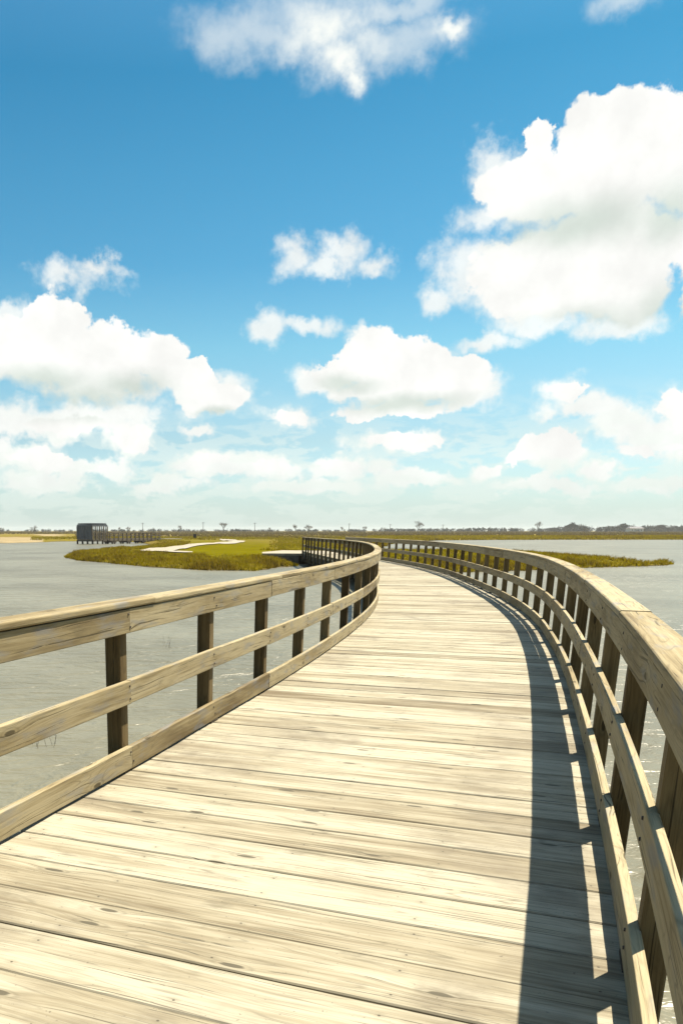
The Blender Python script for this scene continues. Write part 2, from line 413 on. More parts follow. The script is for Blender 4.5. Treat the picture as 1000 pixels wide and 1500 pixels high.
while s < S1 - 2:
    f = fr(s); n = np.array((f[2], f[3], 0)); t = np.array((-f[3], f[2], 0)); c = np.array((f[0], f[1], 0))
    mb = MB(); mb.box(c + np.array((0, 0, DECK - .36)), n * (W2 + .12), t * .07, (0, 0, .07), .4); child(mb, 'cross_beam', M_PILE, bw)
    for o in (-1.05, 1.05):
        mb = MB(); mb.tube(c + n * o + np.array((0, 0, -1.2)), c + n * o + np.array((0, 0, DECK - .432)), .13, .12, 12); child(mb, 'pile', M_PILE, bw, True)
    s += 2.95

# ------------------------------------------------------------------ landing at the far end of the bridge
e = fr(S1); n = np.array((e[2], e[3], 0)); t = np.array((-e[3], e[2], 0)); c = np.array((e[0], e[1], 0))
mb = MB()
prof = [(-5.1, 0), (W2 + .6, 0), (W2 + .6, 7), (-2.4, 9), (-5.1, 3.0)]
def slab(mb, pts, z0, z1):
    b = len(mb.v); N = len(pts)
    for z in (z0, z1):
        for (a, d) in pts: mb.v.append(c + n * a + t * d + np.array((0, 0, z)))
    mb.quad(tuple(b + i for i in reversed(range(N))), [(0, 0)] * N, [(0, 0)] * N, .5); mb.quad(tuple(b + N + i for i in range(N)), [p for p in pts], [p for p in pts], .5)
    for i in range(N):
        j = (i + 1) % N; mb.quad((b + i, b + j, b + N + j, b + N + i), [(0, 0)] * 4, [(0, 0)] * 4, .5)
slab(mb, [(-3.9, .03), (W2 + .6, .03), (W2 + .6, 7), (-2.4, 9), (-3.9, 3.5)], DECK - .13, DECK - .01)
lnd = mb.build('concrete_landing', M_CONC); tag(lnd, kind='structure')
mb = MB(); mb.box(c + n * (-(3.75 + W2 + .3) / 2 - .02) + t * .16 + np.array((0, 0, .1)), n * ((3.75 - W2 - .3) / 2), t * .12, (0, 0, DECK - .232), .5)
wl = empty('retaining_wall', (0, 0, 0), 'low dark retaining wall under the pale concrete landing left of the boardwalk end', 'wall')
child(mb, 'wall', M_WALL, wl)
for a in (-3.72, -2.6):
    mb = MB(); mb.box(c + n * a + t * .01 + np.array((0, 0, .09)), n * .1, t * .12, (0, 0, DECK - .235), .5); child(mb, 'buttress', M_WALL, wl)

# ------------------------------------------------------------------ land
SHORE = [(96, 817, 0), (112, 821, 0), (150, 824, 0), (200, 829, 0), (250, 832.5, 0), (310, 836, 0), (370, 836.5, 0), (405, 831, 0), (446, 829, 0), (500, 836, 0), (580, 840, 0), (676, 838.5, 0),
         (716, 837, 0), (760, 836.5, 0), (820, 833.5, 0), (892, 831, 0), (946, 829.5, 0), (978, 828, 0), (984, 826, 0), (966, 823.5, .1), (928, 822.5, .2), (892, 820, .2), (841, 815, .2), (798, 812, .2),
         (700, 810, .2), (620, 808.5, .2), (578, 808, .2), (556, 803, .2), (562, 798, 0), (590, 794, 0), (640, 791.6, 0), (720, 791, 0), (800, 790.7, 0), (900, 790.7, 0), (1000, 790.7, 0), (1150, 791, 0), (1400, 793, 0), (2200, 800, 0)]
poly = [at(x, y, z) for x, y, z in SHORE]
poly += [np.array((2600., 900.)), np.array((3000., 4500.)), np.array((-3000., 4500.)), np.array((-2600., 300.))]
poly += [at(x, y, z) for x, y, z in [(-1200, 800, 0), (-300, 796, 0), (-60, 796, 0), (10, 796, 0), (50, 795, 0), (80, 793.6, 0), (110, 793, 0), (160, 793, 0), (200, 794.5, 0), (228, 797, 0.2), (215, 800, .2), (190, 802, .2), (160, 804.5, .2), (130, 807.5, .15), (112, 810, .1), (100, 813, 0.05)]]
poly = np.array(poly)
def sdist(pts):
    """signed distance to the shoreline, positive on land"""
    a = poly; b = np.roll(poly, -1, 0); best = np.full(len(pts), 1e9); ins = np.zeros(len(pts), bool)
    for i in range(len(a)):
        ab = b[i] - a[i]; ap = pts - a[i]; tt = np.clip((ap @ ab) / (ab @ ab + 1e-12), 0, 1)
        best = np.minimum(best, np.hypot(*(ap - tt[:, None] * ab).T))
        cnd = ((a[i][1] > pts[:, 1]) != (b[i][1] > pts[:, 1]))
        xi = a[i][0] + (pts[:, 1] - a[i][1]) * ab[0] / (ab[1] if abs(ab[1]) > 1e-9 else 1e-9)
        ins ^= cnd & (pts[:, 0] < xi)
    return np.where(ins, best, -best)
_ph = rng.uniform(0, 6.28, (14, 2)); _dr = rng.uniform(0, 6.28, 14)
def lump(p, sc):
    r = 0
    for k in range(14):
        f = (1.35 ** (k % 7)) / sc; r = r + np.sin(p[:, 0] * math.cos(_dr[k]) * f * 6.28 + p[:, 1] * math.sin(_dr[k]) * f * 6.28 + _ph[k, 0]) / (1.2 ** (k % 7))
    return r / 5.
def ground_h(p):
    d = sdist(p); d = d + lump(p, 7.) * .35
    Y = p[:, 1]
    top = .42 + .10 * lump(p, 23.)
    h = np.where(d > 0, top * (1 - np.exp(-d / 1.6)), np.maximum(-.9, d * .35))
    q = p - c[:2]; qa = q @ n[:2]; qt = q @ t[:2]                 # bank cut away in front of the retaining wall
    k = (qa > -4.2) & (qa < W2 + .6) & (qt < .6) & (qt > -4.5)
    return np.where(k, np.minimum(h, np.clip((-qa - 2.0) / 1.7 * .45, -.12, .5)), h)
az = np.radians(np.concatenate([np.arange(-80, -18, 2.), np.arange(-18, 36, .13), np.arange(36, 84, 2.)]))
ds = np.concatenate([np.linspace(20, 40, 8), np.geomspace(41, 130, 190), np.geomspace(132, 420, 90), np.geomspace(430, 4200, 40)])
A_, D_ = np.meshgrid(az, ds); pts = np.stack([(D_ * np.sin(A_)).ravel(), (D_ * np.cos(A_)).ravel()], 1)
hz = ground_h(pts); sd = sdist(pts)
# mown lawn mask: within a few metres of the path, away from the shore
PATH = [(206, 804.8), (222, 804.8), (245, 803.6), (270, 800.2), (300, 796.6), (325, 794.6), (343, 793.2), (350, 792), (345, 790.8), (333, 790.3), (318, 790.2)]
pw = np.array([at(x, y, .45) for x, y in PATH])
nr, nc = len(ds), len(az)
idx = np.arange(nr * nc).reshape(nr, nc)
faces = np.stack([idx[:-1, :-1].ravel(), idx[:-1, 1:].ravel(), idx[1:, 1:].ravel(), idx[1:, :-1].ravel()], 1)
brown = np.clip((pts[:, 1] - 95) / 130, 0, 1)
lawn = np.clip((sd - 3.5) / 2.5, 0, 1) * np.clip((240 - pts[:, 1]) / 60, 0, 1) * np.clip((408 + 10 * lump(pts, 15.) - (XP + F * pts[:, 0] / (pts[:, 1] * math.cos(TH)))) / 22, 0, 1)
sand = np.zeros(len(pts))
px_ = XP + F * pts[:, 0] / np.maximum(pts[:, 1] * math.cos(TH) + EYE * math.sin(TH), 1)
sand = np.clip((100 - px_) / 20, 0, 1) * (pts[:, 1] > 100) * (((pts[:, 1] < 205 + 18 * lump(pts, 60.)) & (px_ < 62)) | ((pts[:, 1] > 275) & (pts[:, 1] < 400) & (px_ > 55 + 12 * lump(pts, 50.))))
m, g, b = new_mat('marsh_ground'); nt = g.nt
co = nd(nt, 'ShaderNodeTexCoord').outputs['Object']
ab_ = lambda nme: nd(nt, 'ShaderNodeAttribute', attribute_name=nme).outputs['Fac']
n1 = g.noise(co, .35, 5, .6); n2 = g.noise(co, 3., 4, .6); n3 = g.noise(co, .03, 4, .6)
cg = g.mix(g.ramp(n1, .35, .65), (.125, .098, .004), (.085, .060, .008)); cg = g.mix(g.m('MULTIPLY', g.ramp(n2, .4, .7), .5), cg, (.11, .09, .02))
cl = g.mix(g.ramp(n1, .3, .7), (.098, .084, .0012), (.076, .064, .0018))
cb = g.mix(g.ramp(n3, .38, .6), (.14, .10, .028), (.13, .105, .010)); cb = g.mix(g.m('MULTIPLY', g.ramp(n1, .4, .7), .5), cb, (.13, .10, .06))
cs = g.mix(g.ramp(n1, .3, .7), (.24, .185, .10), (.19, .15, .085))
col = g.mix(ab_('lawn'), cg, cl); col = g.mix(ab_('brown'), col, cb); col = g.mix(ab_('sand'), col, cs)
zz = g.sep(co)[2]; col = g.mix(g.ramp(zz, .10, .0), col, (.05, .04, .022))
g.link(col, b.inputs['Base Color']); b.inputs['Roughness'].default_value = 1.; b.inputs['Specular IOR Level'].default_value = 0.
bp = nd(nt, 'ShaderNodeBump', i_Strength=.6, i_Distance=.08); g.link(n2, bp.inputs['Height']); g.link(bp.outputs[0], b.inputs['Normal'])
M_GROUND = m
gd = np_mesh('ground', np.column_stack([pts, hz]), faces, M_GROUND, {'brown': brown, 'lawn': lawn, 'sand': sand}, True); tag(gd, kind='structure')

# winding path
def ribbon(name, pp, widths, mat, dz):
    v = []; fc = []
    # resample
    tt = np.linspace(0, len(pp) - 1, 180); xs = np.interp(tt, range(len(pp)), pp[:, 0]); ys = np.interp(tt, range(len(pp)), pp[:, 1])
    kx = np.ones(9) / 9; xs = np.convolve(np.pad(xs, 4, 'edge'), kx, 'valid'); ys = np.convolve(np.pad(ys, 4, 'edge'), kx, 'valid')
    ws = np.interp(tt, range(len(pp)), widths)
    C_ = np.stack([xs, ys], 1); T_ = np.gradient(C_, axis=0); T_ /= np.linalg.norm(T_, axis=1)[:, None]; N_ = np.stack([T_[:, 1], -T_[:, 0]], 1)
    o = np.linspace(-1, 1, 7)
    pt = np.concatenate([C_ + N_ * (ws[:, None] / 2) * q for q in o]); hh = ground_h(pt)
    z = hh + np.repeat([dz - .02, dz, dz + .01, dz + .015, dz + .01, dz, dz - .02], len(C_))
    v = np.column_stack([pt, z]); L = len(C_); fc = np.array([(k * L + i, k * L + i + 1, (k + 1) * L + i + 1, (k + 1) * L + i) for k in range(6) for i in range(L - 1)])
    return np_mesh(name, v, fc, mat)
SEGS = [[(204, 804.4, 805.6), (210, 802.8, 806.2), (220, 801.4, 806.6), (240, 799.8, 805.6), (257, 798.4, 803.4), (290, 795.6, 798.3), (326, 793.7, 795.3), (343, 791.6, 795.0), (352, 790.8, 794.0), (359, 791.3, 792.3)],
        [(352, 790.8, 793.9), (343, 789.7, 792.0), (333, 789.1, 790.9), (322, 788.8, 789.9)], [(240, 803.8, 806.4), (262, 804.6, 806.5), (282, 805.9, 806.4)]]
pv_, pf_ = [], []
for si, sg_ in enumerate(SEGS):
    sg_ = np.array(sg_); tt = np.linspace(0, len(sg_) - 1, 70 if si == 0 else 24); sm = np.stack([np.interp(tt, range(len(sg_)), sg_[:, k]) for k in range(3)], 1)
    for (x, ya, yb) in sm:
        far, nr_ = at(x, ya, .56), at(x, yb, .56); row = np.array([far + (nr_ - far) * q_ for q_ in np.linspace(0, 1, 7)]); hh = ground_h(row)
        pv_ += [(*r_, h_ + .08 + .004 * si + .05 * math.sin(math.pi * q_)) for r_, h_, q_ in zip(row, hh, np.linspace(0, 1, 7))]
    o_ = len(pv_) - len(sm) * 7
    for i in range(len(sm) - 1):
        for j in range(6): k = o_ + i * 7 + j; pf_.append((k, k + 7, k + 8, k + 1))
pth = np_mesh('path', np.array(pv_), np.array(pf_), M_CONC, smooth=True); tag(pth, kind='structure')
PTHP = np.array(pv_)[::3, :2]

# water: one sheet to the horizon
m, g, b = new_mat('lake_water'); nt = g.nt
co = nd(nt, 'ShaderNodeTexCoord').outputs['Object']
sx, sy, sz = g.sep(co)
wc = g.xyz(g.m('ADD', g.m('MULTIPLY', sx, .62), g.m('MULTIPLY', sy, .25)), g.m('ADD', g.m('MULTIPLY', sy, 1.1), g.m('MULTIPLY', sx, -.35)))
w1 = g.noise(wc, .9, 3, .5, .3); w2 = g.noise(wc, 3.2, 4, .55, .5); w3 = g.noise(wc, 11., 3, .5, .3); w0 = g.noise(co, .06, 3, .5)
hgt = g.m('ADD', g.m('ADD', g.m('MULTIPLY', w1, .30), g.m('MULTIPLY', w2, .21)), g.m('MULTIPLY', w3, .018))
gust = g.ramp(w0, .35, .65, .65, 1.15)
hgt = g.m('MULTIPLY', hgt, gust)
col = g.mix(g.ramp(g.noise(co, .12, 4, .6), .35, .65), (.135, .124, .080), (.094, .084, .050))
g.link(col, b.inputs['Base Color']); b.inputs['Roughness'].default_value = .34; b.inputs['IOR'].default_value = 1.33; b.inputs['Specular Tint'].default_value = (1., .95, .84, 1)
bp = nd(nt, 'ShaderNodeBump', i_Strength=1., i_Distance=.55); g.link(hgt, bp.inputs['Height']); g.link(bp.outputs[0], b.inputs['Normal'])
M_WATER = m
S_ = 4800
mb = MB(); mb.v = [np.array(p) for p in ((-S_, -S_, 0), (S_, -S_, 0), (S_, S_, 0), (-S_, S_, 0))]; mb.quad((0, 1, 2, 3), [(0, 0)] * 4, [(0, 0)] * 4, .5)
wt = mb.build('water', M_WATER, fix=False); tag(wt, kind='structure')
mb = MB(); mb.v = [np.array(p) for p in ((-S_, -S_, -1.3), (S_, -S_, -1.3), (S_, S_, -1.3), (-S_, S_, -1.3))]; mb.quad((0, 1, 2, 3), [(0, 0)] * 4, [(0, 0)] * 4, .5)
lb = mb.build('lake_bed', M_GROUND, fix=False); tag(lb, kind='structure')

# ------------------------------------------------------------------ grass and scrub (uncountable)
def blades(name, base, hts, wd, mat, tone, spread=.25, per=6):
    """triangular bent blades: base (n,3)"""
    nB = len(base) * per
    b0 = np.repeat(base, per, 0); h = np.repeat(hts, per) * rng.uniform(.55, 1.1, nB); w = np.repeat(wd, per) * rng.uniform(.7, 1.3, nB)
    a = rng.uniform(0, 2 * np.pi, nB); r = rng.uniform(0, 1, nB) * spread * np.repeat(hts, per)
    b0 = b0 + np.column_stack([np.cos(a) * r, np.sin(a) * r, np.zeros(nB)])
    ph = rng.uniform(0, np.pi, nB); wv = np.column_stack([np.cos(ph), np.sin(ph), np.zeros(nB)]) * w[:, None] / 2
    ln = rng.normal(0, .3, (nB, 2)) * h[:, None]
    mid = b0 + np.column_stack([ln * .35, h * .6]); tip = b0 + np.column_stack([ln, h])
    V = np.stack([b0 - wv, b0 + wv, mid + wv * .7, mid - wv * .7, tip], 1).reshape(-1, 3)
    k = np.arange(nB) * 5
    Fc = np.concatenate([np.stack([k, k + 1, k + 2], 1), np.stack([k, k + 2, k + 3], 1), np.stack([k + 3, k + 2, k + 4], 1)])
    tn = np.repeat(np.clip(np.repeat(tone, per) + rng.normal(0, .12, nB), 0, 1), 5)
    o = np_mesh(name, V, Fc, mat, {'tone': tn}); tag(o, kind='stuff'); return o
def scatter(nwant, azr, dr, cond, gam=1.):
    out = []; tot = 0
    while tot < nwant:
        a_ = rng.uniform(*azr, 20000); d_ = dr[0] * (dr[1] / dr[0]) ** rng.uniform(0, 1, 20000)
        p = np.stack([d_ * np.sin(np.radians(a_)), d_ * np.cos(np.radians(a_))], 1); s_ = sdist(p); k = cond(p, s_); p = p[k]
        if len(p) == 0: break
        out.append(p); tot += len(p)
    return np.concatenate(out)[:nwant]
def no_path(p):
    d = np.full(len(p), 99.)
    for w_ in PTHP: d = np.minimum(d, np.hypot(p[:, 0] - w_[0], p[:, 1] - w_[1]))
    q = p - c[:2]; qa = q @ n[:2]; qt = q @ t[:2]
    return (d > .9) & ~((qa > -4.0) & (qa < W2 + .7) & (qt > -.3) & (qt < 9))
def below_bridge(p):
    cx = np.stack([_x, _y], 1)[::8]; d = np.min(np.hypot(p[:, None, 0] - cx[None, :, 0], p[:, None, 1] - cx[None, :, 1]), 1); return (d > W2 + .35) | (p[:, 1] > 56)
# shaggy shore fringe
pz = scatter(15000, (-12, 33), (38, 130), lambda p, s_: (s_ > -.15) & (s_ < 4.5 + 2.5 * lump(p, 9.)) & no_path(p) & below_bridge(p) & (ground_h(p) > -.08))
z = ground_h(pz); lp = lump(pz, 5.)
blades('grass', np.column_stack([pz, np.maximum(z, -.05) - .03]), .20 + .20 * np.clip(lp + .2, 0, 1.5) + .12 * np.clip(lump(pz, 2.2), 0, 1), .035 + 0 * z, M_REED, np.clip(.50 - .5 * lp - .5 * np.clip(lump(pz, 2.2), 0, 1), 0, 1), per=7)
# ordinary grass inland, near and middle distance
pz = scatter(15000, (-10, 33), (42, 230), lambda p, s_: (s_ > 2.) & no_path(p) & below_bridge(p) & (~((p[:, 0] < at_dist(405, 1) * p[:, 1] + 1.6 * lump(p, 8.) - np.clip(62 - p[:, 1], 0, 9) * .5) & (s_ > 5) & (p[:, 1] < 160))))
z = ground_h(pz); dd = np.hypot(*pz.T)
blades('grass', np.column_stack([pz, z - .03]), (.18 + .12 * np.clip(lump(pz, 11.), 0, 1)) * (1 + dd / 300), .03 + dd / 3500, M_GRASS, np.clip(.5 - .4 * lump(pz, 17.), 0, 1), per=5)
# far shore reed belt
pz = scatter(15000, (-14, 34), (120, 420), lambda p, s_: (s_ > -.5) & (s_ < 26) & ((p[:, 0] > at_dist(540, 1) * p[:, 1])))
z = ground_h(pz)
blades('grass', np.column_stack([pz, np.maximum(z, 0) - .05]), .55 + .25 * lump(pz, 40.), .14 + 0 * z, M_REED, np.clip(.62 - .35 * lump(pz, 60.), 0, 1), per=5)
# brown scrub out to the tree line
pz = scatter(15000, (-14, 34), (190, 900), lambda p, s_: (s_ > 18) & ((p[:, 0] > at_dist(110, 1) * p[:, 1]) | (p[:, 1] > 420)))
z = ground_h(pz); dd = np.hypot(*pz.T)
blades('scrub', np.column_stack([pz, z - .05]), (.55 + .35 * np.clip(lump(pz, 60.), -.5, 1)) * np.clip(dd / 420, .6, 1.7), .10 + dd / 1400, M_SCRUB, np.clip(.5 + .5 * lump(pz, 80.), 0, 1), per=5, spread=.8)

# ------------------------------------------------------------------ far woodland: leaf clumps in many crowns, one mass
def crown_pts(cx, cy, z0, rx, rz, nl, size):
    """leaf-clump triangles through an uneven crown volume"""
    d = rng.normal(size=(nl, 3)); d /= np.linalg.norm(d, axis=1)[:, None]; r = rng.uniform(.25, 1, nl) ** .6
    bump = 1 + .28 * np.sin(d[:, 0] * 4 + cx) * np.cos(d[:, 2] * 5 + cy)
    p = d * (r * bump)[:, None] * np.array((rx, rx, rz)); p[:, 2] = np.maximum(p[:, 2], -rz * .75)
    p = p + np.array((cx, cy, z0 + rz * .8))
    a = rng.normal(size=(nl, 3, 3)) * size
    return (p[:, None, :] + a).reshape(-1, 3)
V = []; T_ = []
prof_x = [540, 600, 640, 680, 720, 760, 800, 822, 835, 850, 870, 890, 905, 918, 935, 955, 1000, 1100]
prof_h = [2.6, 2.6, 3.2, 3.2, 4.2, 3.6, 3.5, 5, 8.2, 8.0, 5.5, 6, 7.6, 8.4, 6.6, 7.0, 6.8, 6.2]     # pixels above the horizon row
for k in range(640):
    x = random.uniform(-40, 1150); Y = random.uniform(850, 1150)
    hpx = np.interp(x, prof_x, prof_h) if x > 540 else 1.2 + .9 * abs(math.sin(x / 31.) * math.sin(x / 13.))
    if x < 540 and random.random() < .25: continue
    H_ = EYE + hpx * Y / F * random.uniform(.75, 1.08); H_ = max(H_, 2.2)
    rx = H_ * random.uniform(.45, .8); cx = at_dist(x, Y)
    nl = 90 if x > 800 else 55
    v_ = crown_pts(cx, Y, .35, rx, H_ * .5, nl, .09 * H_ + .12); V.append(v_); T_.append(np.repeat(np.clip(rng.normal(random.uniform(.2, .7), .15, nl), 0, 1), 3))
V = np.concatenate(V); T_ = np.concatenate(T_)
wd = np_mesh('far_woodland', V, np.arange(len(V)).reshape(-1, 3), M_WOOD, {'tone': T_}); tag(wd, kind='stuff')

# ------------------------------------------------------------------ individual bare trees on the skyline
def bare_tree(px, ytop, wpx, Y, label, dense=1.0, trunk_frac=.32, group=None, leaf=0.):
    x = at_dist(px, Y); H_ = EYE + (YH - ytop) * Y / F * 1.0 - .4; W_ = wpx * Y / F / 2
    root = empty('bare_tree' if leaf < .5 else 'leafy_tree', (x, Y, .38), label, 'tree', group)
    tk = MB(); cr = MB(); tips = []
    r0 = H_ * .022
    rs = random.Random(int(px * 7 + Y))
    def grow(p, d, L, r, lev):
        q = p + d * L
        (tk if lev < 2 else cr).tube(p, q, r, r * .68, 5 if lev < 2 else 3, rs.random())
        if lev >= 4: tips.append(q); return
        for k in range((5 if lev == 0 else 3) if lev < 3 else 3):
            a = rs.uniform(0, 6.28); sp = rs.uniform(.35, .95)
            nd_ = d * 1.0 + np.array((math.cos(a) * sp, math.sin(a) * sp, rs.uniform(-.05, .25))); nd_[:2] *= 1.0 + .25 * (W_ / H_ > .45); nd_ /= np.linalg.norm(nd_)
            grow(p + d * L * rs.uniform(.72, 1.), nd_, L * rs.uniform(.62, .85), r * .62, lev + 1)
    grow(np.zeros(3), np.array((rs.uniform(-.06, .06), 0, 1.)), H_ * trunk_frac, r0, 0)
    # fit the crown to the size seen
    allv = np.array(tk.v + cr.v); zm = allv[:, 2].max(); xm = np.abs(allv[:, :2]).max()
    sc = np.array((W_ / xm, W_ / xm, H_ / zm))
    for mbx in (tk, cr): mbx.v = [p_ * sc for p_ in mbx.v]
    tips = [p_ * sc for p_ in tips]
    sz = H_ * .022
    for tp in tips:
        for k in range(int(4 * dense)):
            a = tp + np.array([rs.gauss(0, 1) for _ in range(3)]) * H_ * .035; b0 = len(cr.v)
            for _ in range(3): cr.v.append(a + np.array([rs.gauss(0, 1) for _ in range(3)]) * sz * (.7 + leaf))
            cr.quad((b0, b0 + 1, b0 + 2), [(0, 0)] * 3, [(0, 0)] * 3, rs.random())
    tk.build('trunk', M_BARK, root); cr.build('crown', M_WOOD if leaf > .5 else M_TWIG, root, fix=False)
T = bare_tree
T(612, 764, 15, 420, 'tall bare tree with a round twiggy crown, standing alone behind the boardwalk bend', 1, .34)
T(327, 766, 11, 430, 'bare round tree on the skyline straight above the top of the winding pale path', 1.2, .3)
T(433, 768.5, 9, 460, 'small bare tree, left one of a close pair above the landing', 1, .3)
T(451, 769, 12, 440, 'broad bare tree, right one of a close pair above the boardwalk end post', 1.4, .25)
T(50, 770, 13, 430, 'wide low bare tree on the far shore left of the pavilion', .8, .25)
T(2, 773, 9, 430, 'grey bushy tree cut by the left edge of the view', 1.5, .25)
T(263, 770, 7, 460, 'small bare tree between the walkway and the dark bin', 1, .3)
T(175, 772.5, 6, 470, 'small round tree just right of the pavilion roof', 1.2, .25)
T(188, 772, 8, 500, 'low round tree above the walkway railing', 1.3, .25)
T(224, 773, 5, 480, 'thin bare tree above the landward end of the walkway', .8, .3)
T(395, 773, 6, 520, 'tiny bare tree halfway between the winding path and the boardwalk end', 1, .3)
T(534, 771.5, 8, 520, 'thin bare tree behind the far bend, left of the tall lone tree', .8, .3)
T(562, 772, 9, 540, 'faint sparse tree between the far bend and the tall lone tree', .7, .3)
T(500, 772, 7, 560, 'faint round tree above the middle of the far left railing', 1, .3)
T(788, 765, 10, 480, 'bare feathery tree on the right far shore, left of the dark wood', .9, .3)
T(858, 774, 8, 470, 'low bare bush-like tree in front of the dark wood on the right', 1.2, .25)
T(838, 767, 17, 820, 'rounded dark tree at the left end of the dark wood', 3, .25, leaf=1.3)
T(914, 768, 16, 840, 'dark rounded tree standing over the white house', 3, .25, leaf=1.3)
T(967, 770, 14, 850, 'dark tree right of the white house', 3, .25, leaf=1.3)

# ------------------------------------------------------------------ utility poles
def pole(px, ytop, Y, label):
    x = at_dist(px, Y); H_ = EYE + (YH - ytop) * Y / F
    root = empty('utility_pole', (x, Y, .3), label, 'pole', 'utility poles along the horizon'); mb = MB(); mb.tube((0, 0, 0), (0, 0, H_), .22, .16, 8); mb.build('mast', M_POLE, root)
    mb = MB(); mb.box((0, 0, H_ * .93), (1.1, 0, 0), (0, .08, 0), (0, 0, .1)); mb.build('crossarm', M_POLE, root)
pole(209, 767, 640, 'thin utility pole behind the walkway railing')
pole(297.5, 766.3, 640, 'thin utility pole just right of the dark bin')
pole(373, 767, 640, 'thin utility pole right of the winding path')
pole(511, 768, 700, 'thin utility pole behind the far railing bend')
pole(571, 769, 700, 'thin utility pole left of the tall lone bare tree')
pole(648, 769.5, 700, 'thin utility pole right of the tall lone bare tree')

# ------------------------------------------------------------------ bin
p = at(285.3, 789, .45); root = empty('trash_bin', (p[0], p[1], ground_h(np.array([p]))[0]), 'small dark trash bin standing on the grass behind the winding path', 'bin')
mb = MB(); mb.box((0, 0, .45), (.30, 0, 0), (0, .30, 0), (0, 0, .40)); mb.build('body', M_BIN, root)
mb = MB(); mb.box((0, 0, .90), (.35, 0, 0), (0, .35, 0), (0, 0, .05)); mb.box((0, 0, .97), (.22, 0, 0), (0, .22, 0), (0, 0, .025)); mb.build('lid', M_BIN, root)

# ------------------------------------------------------------------ pavilion on piles and its walkway
PD = .72                                                       # its deck height
cor = at(135.5, 797.3, 0)                                      # nearest corner (between screened and open face)
YA = cor[1]
lf = np.array((at_dist(112.8, YA + 2.2) , YA + 2.4)); rt = np.array((at_dist(157.2, YA + 2.4), YA + 2.4))
fa = np.array((lf + rt - cor))
pv = empty('pavilion', (cor[0], cor[1], 0), 'dark flat-topped timber pavilion on piles with one slatted side, over the lake', 'pavilion')
def P3(p, z): return np.array((p[0], p[1], z))
def beam(mb, p, q, z, w, h, tone=.5):
    d = np.array((q[0] - p[0], q[1] - p[1], 0)); L = np.linalg.norm(d); d /= L; nn = np.array((-d[1], d[0], 0))
    mb.box((P3(p, z) + P3(q, z)) / 2, d * (L / 2), nn * w / 2, np.array((0, 0, h / 2)), tone)
def vert(mb, p, z0, z1, w, ang=0., tone=.5):
    a = np.array((math.cos(ang), math.sin(ang), 0)) * w / 2; b2 = np.array((-math.sin(ang), math.cos(ang), 0)) * w / 2
    mb.box(P3(p, (z0 + z1) / 2), a, b2, np.array((0, 0, (z1 - z0) / 2)), tone)
TOP = 3.18
lerp = lambda a, b_, t_: a + (b_ - a) * t_
mb = MB(); b0 = len(mb.v)
for z in (PD - .12, PD):
    for q in (cor, rt, fa, lf): mb.v.append(P3(q, z))
mb.quad((0, 3, 2, 1), [(0, 0)] * 4, [(0, 0)] * 4, .5); mb.quad((4, 5, 6, 7), [(0, 0)] * 4, [(0, 0)] * 4, .5)
for i in range(4): j = (i + 1) % 4; mb.quad((i, j, 4 + j, 4 + i), [(0, 0)] * 4, [(0, 0)] * 4, .5)
child(mb, 'floor', M_FARWARM, pv)
edges = [(cor, lf), (cor, rt), (lf, fa), (rt, fa)]
for (a, b_) in edges:
    mb = MB(); beam(mb, a, b_, PD - .22, .1, .2); child(mb, 'edge_beam', M_FARWARM, pv)
    mb = MB(); beam(mb, a, b_, TOP - .38, .12, .22); child(mb, 'roof_beam', M_FAR, pv)
    for k in range(4):
        if k < 3 or b_ is fa:
            mb = MB(); vert(mb, lerp(a, b_, k / 3.0 if k < 3 else .995), -1., PD - .12, .24); child(mb, 'pile', M_PILE, pv)
for q in (lf, rt):
    mb = MB(); vert(mb, q, -1., PD - .12, .24); child(mb, 'pile', M_PILE, pv)
ang = math.atan2(*(rt - cor)[::-1])
for k in range(5):
    for (a, b_) in ((cor, rt), (lf, fa)):
        mb = MB(); vert(mb, lerp(a, b_, k / 4), PD, TOP - .49, .15, ang); child(mb, 'column', M_FARWARM if a is cor else M_FAR, pv)
mb = MB(); ns = 9
for k in range(ns): vert(mb, lerp(cor, lf, (k + .5) / ns), PD + .02, TOP - .49, .20, math.atan2(*(lf - cor)[::-1]), random.random())
child(mb, 'slatted_screen', M_FAR, pv)
mb = MB()
for k in range(4): vert(mb, lerp(rt, fa, (k + .5) / 4), PD + .02, TOP - .49, .10, math.atan2(*(fa - rt)[::-1]), random.random())
child(mb, 'slatted_screen', M_FAR, pv)
mb = MB()
for k in range(15):
    t_ = .05 + .9 * k / 14; beam(mb, lerp(cor, rt, t_), lerp(lf, fa, t_), TOP - .17, .07, .16)
    
for k in range(5):
    t_ = .1 + .8 * k / 4; beam(mb, lerp(cor, lf, t_), lerp(rt, fa, t_), TOP - .04, .12, .07)
child(mb, 'roof_slats', M_FAR, pv)
for (a, b_) in ((cor, rt),):
    mb = MB(); 
    for z in (PD + .2, PD + .55, PD + .98): beam(mb, a, b_, z, .06, .10)
    for k in range(13): vert(mb, lerp(a, b_, (k + .5) / 13), PD + .02, PD + .95, .05, ang)
    child(mb, 'guard_rail', M_FARWARM, pv)
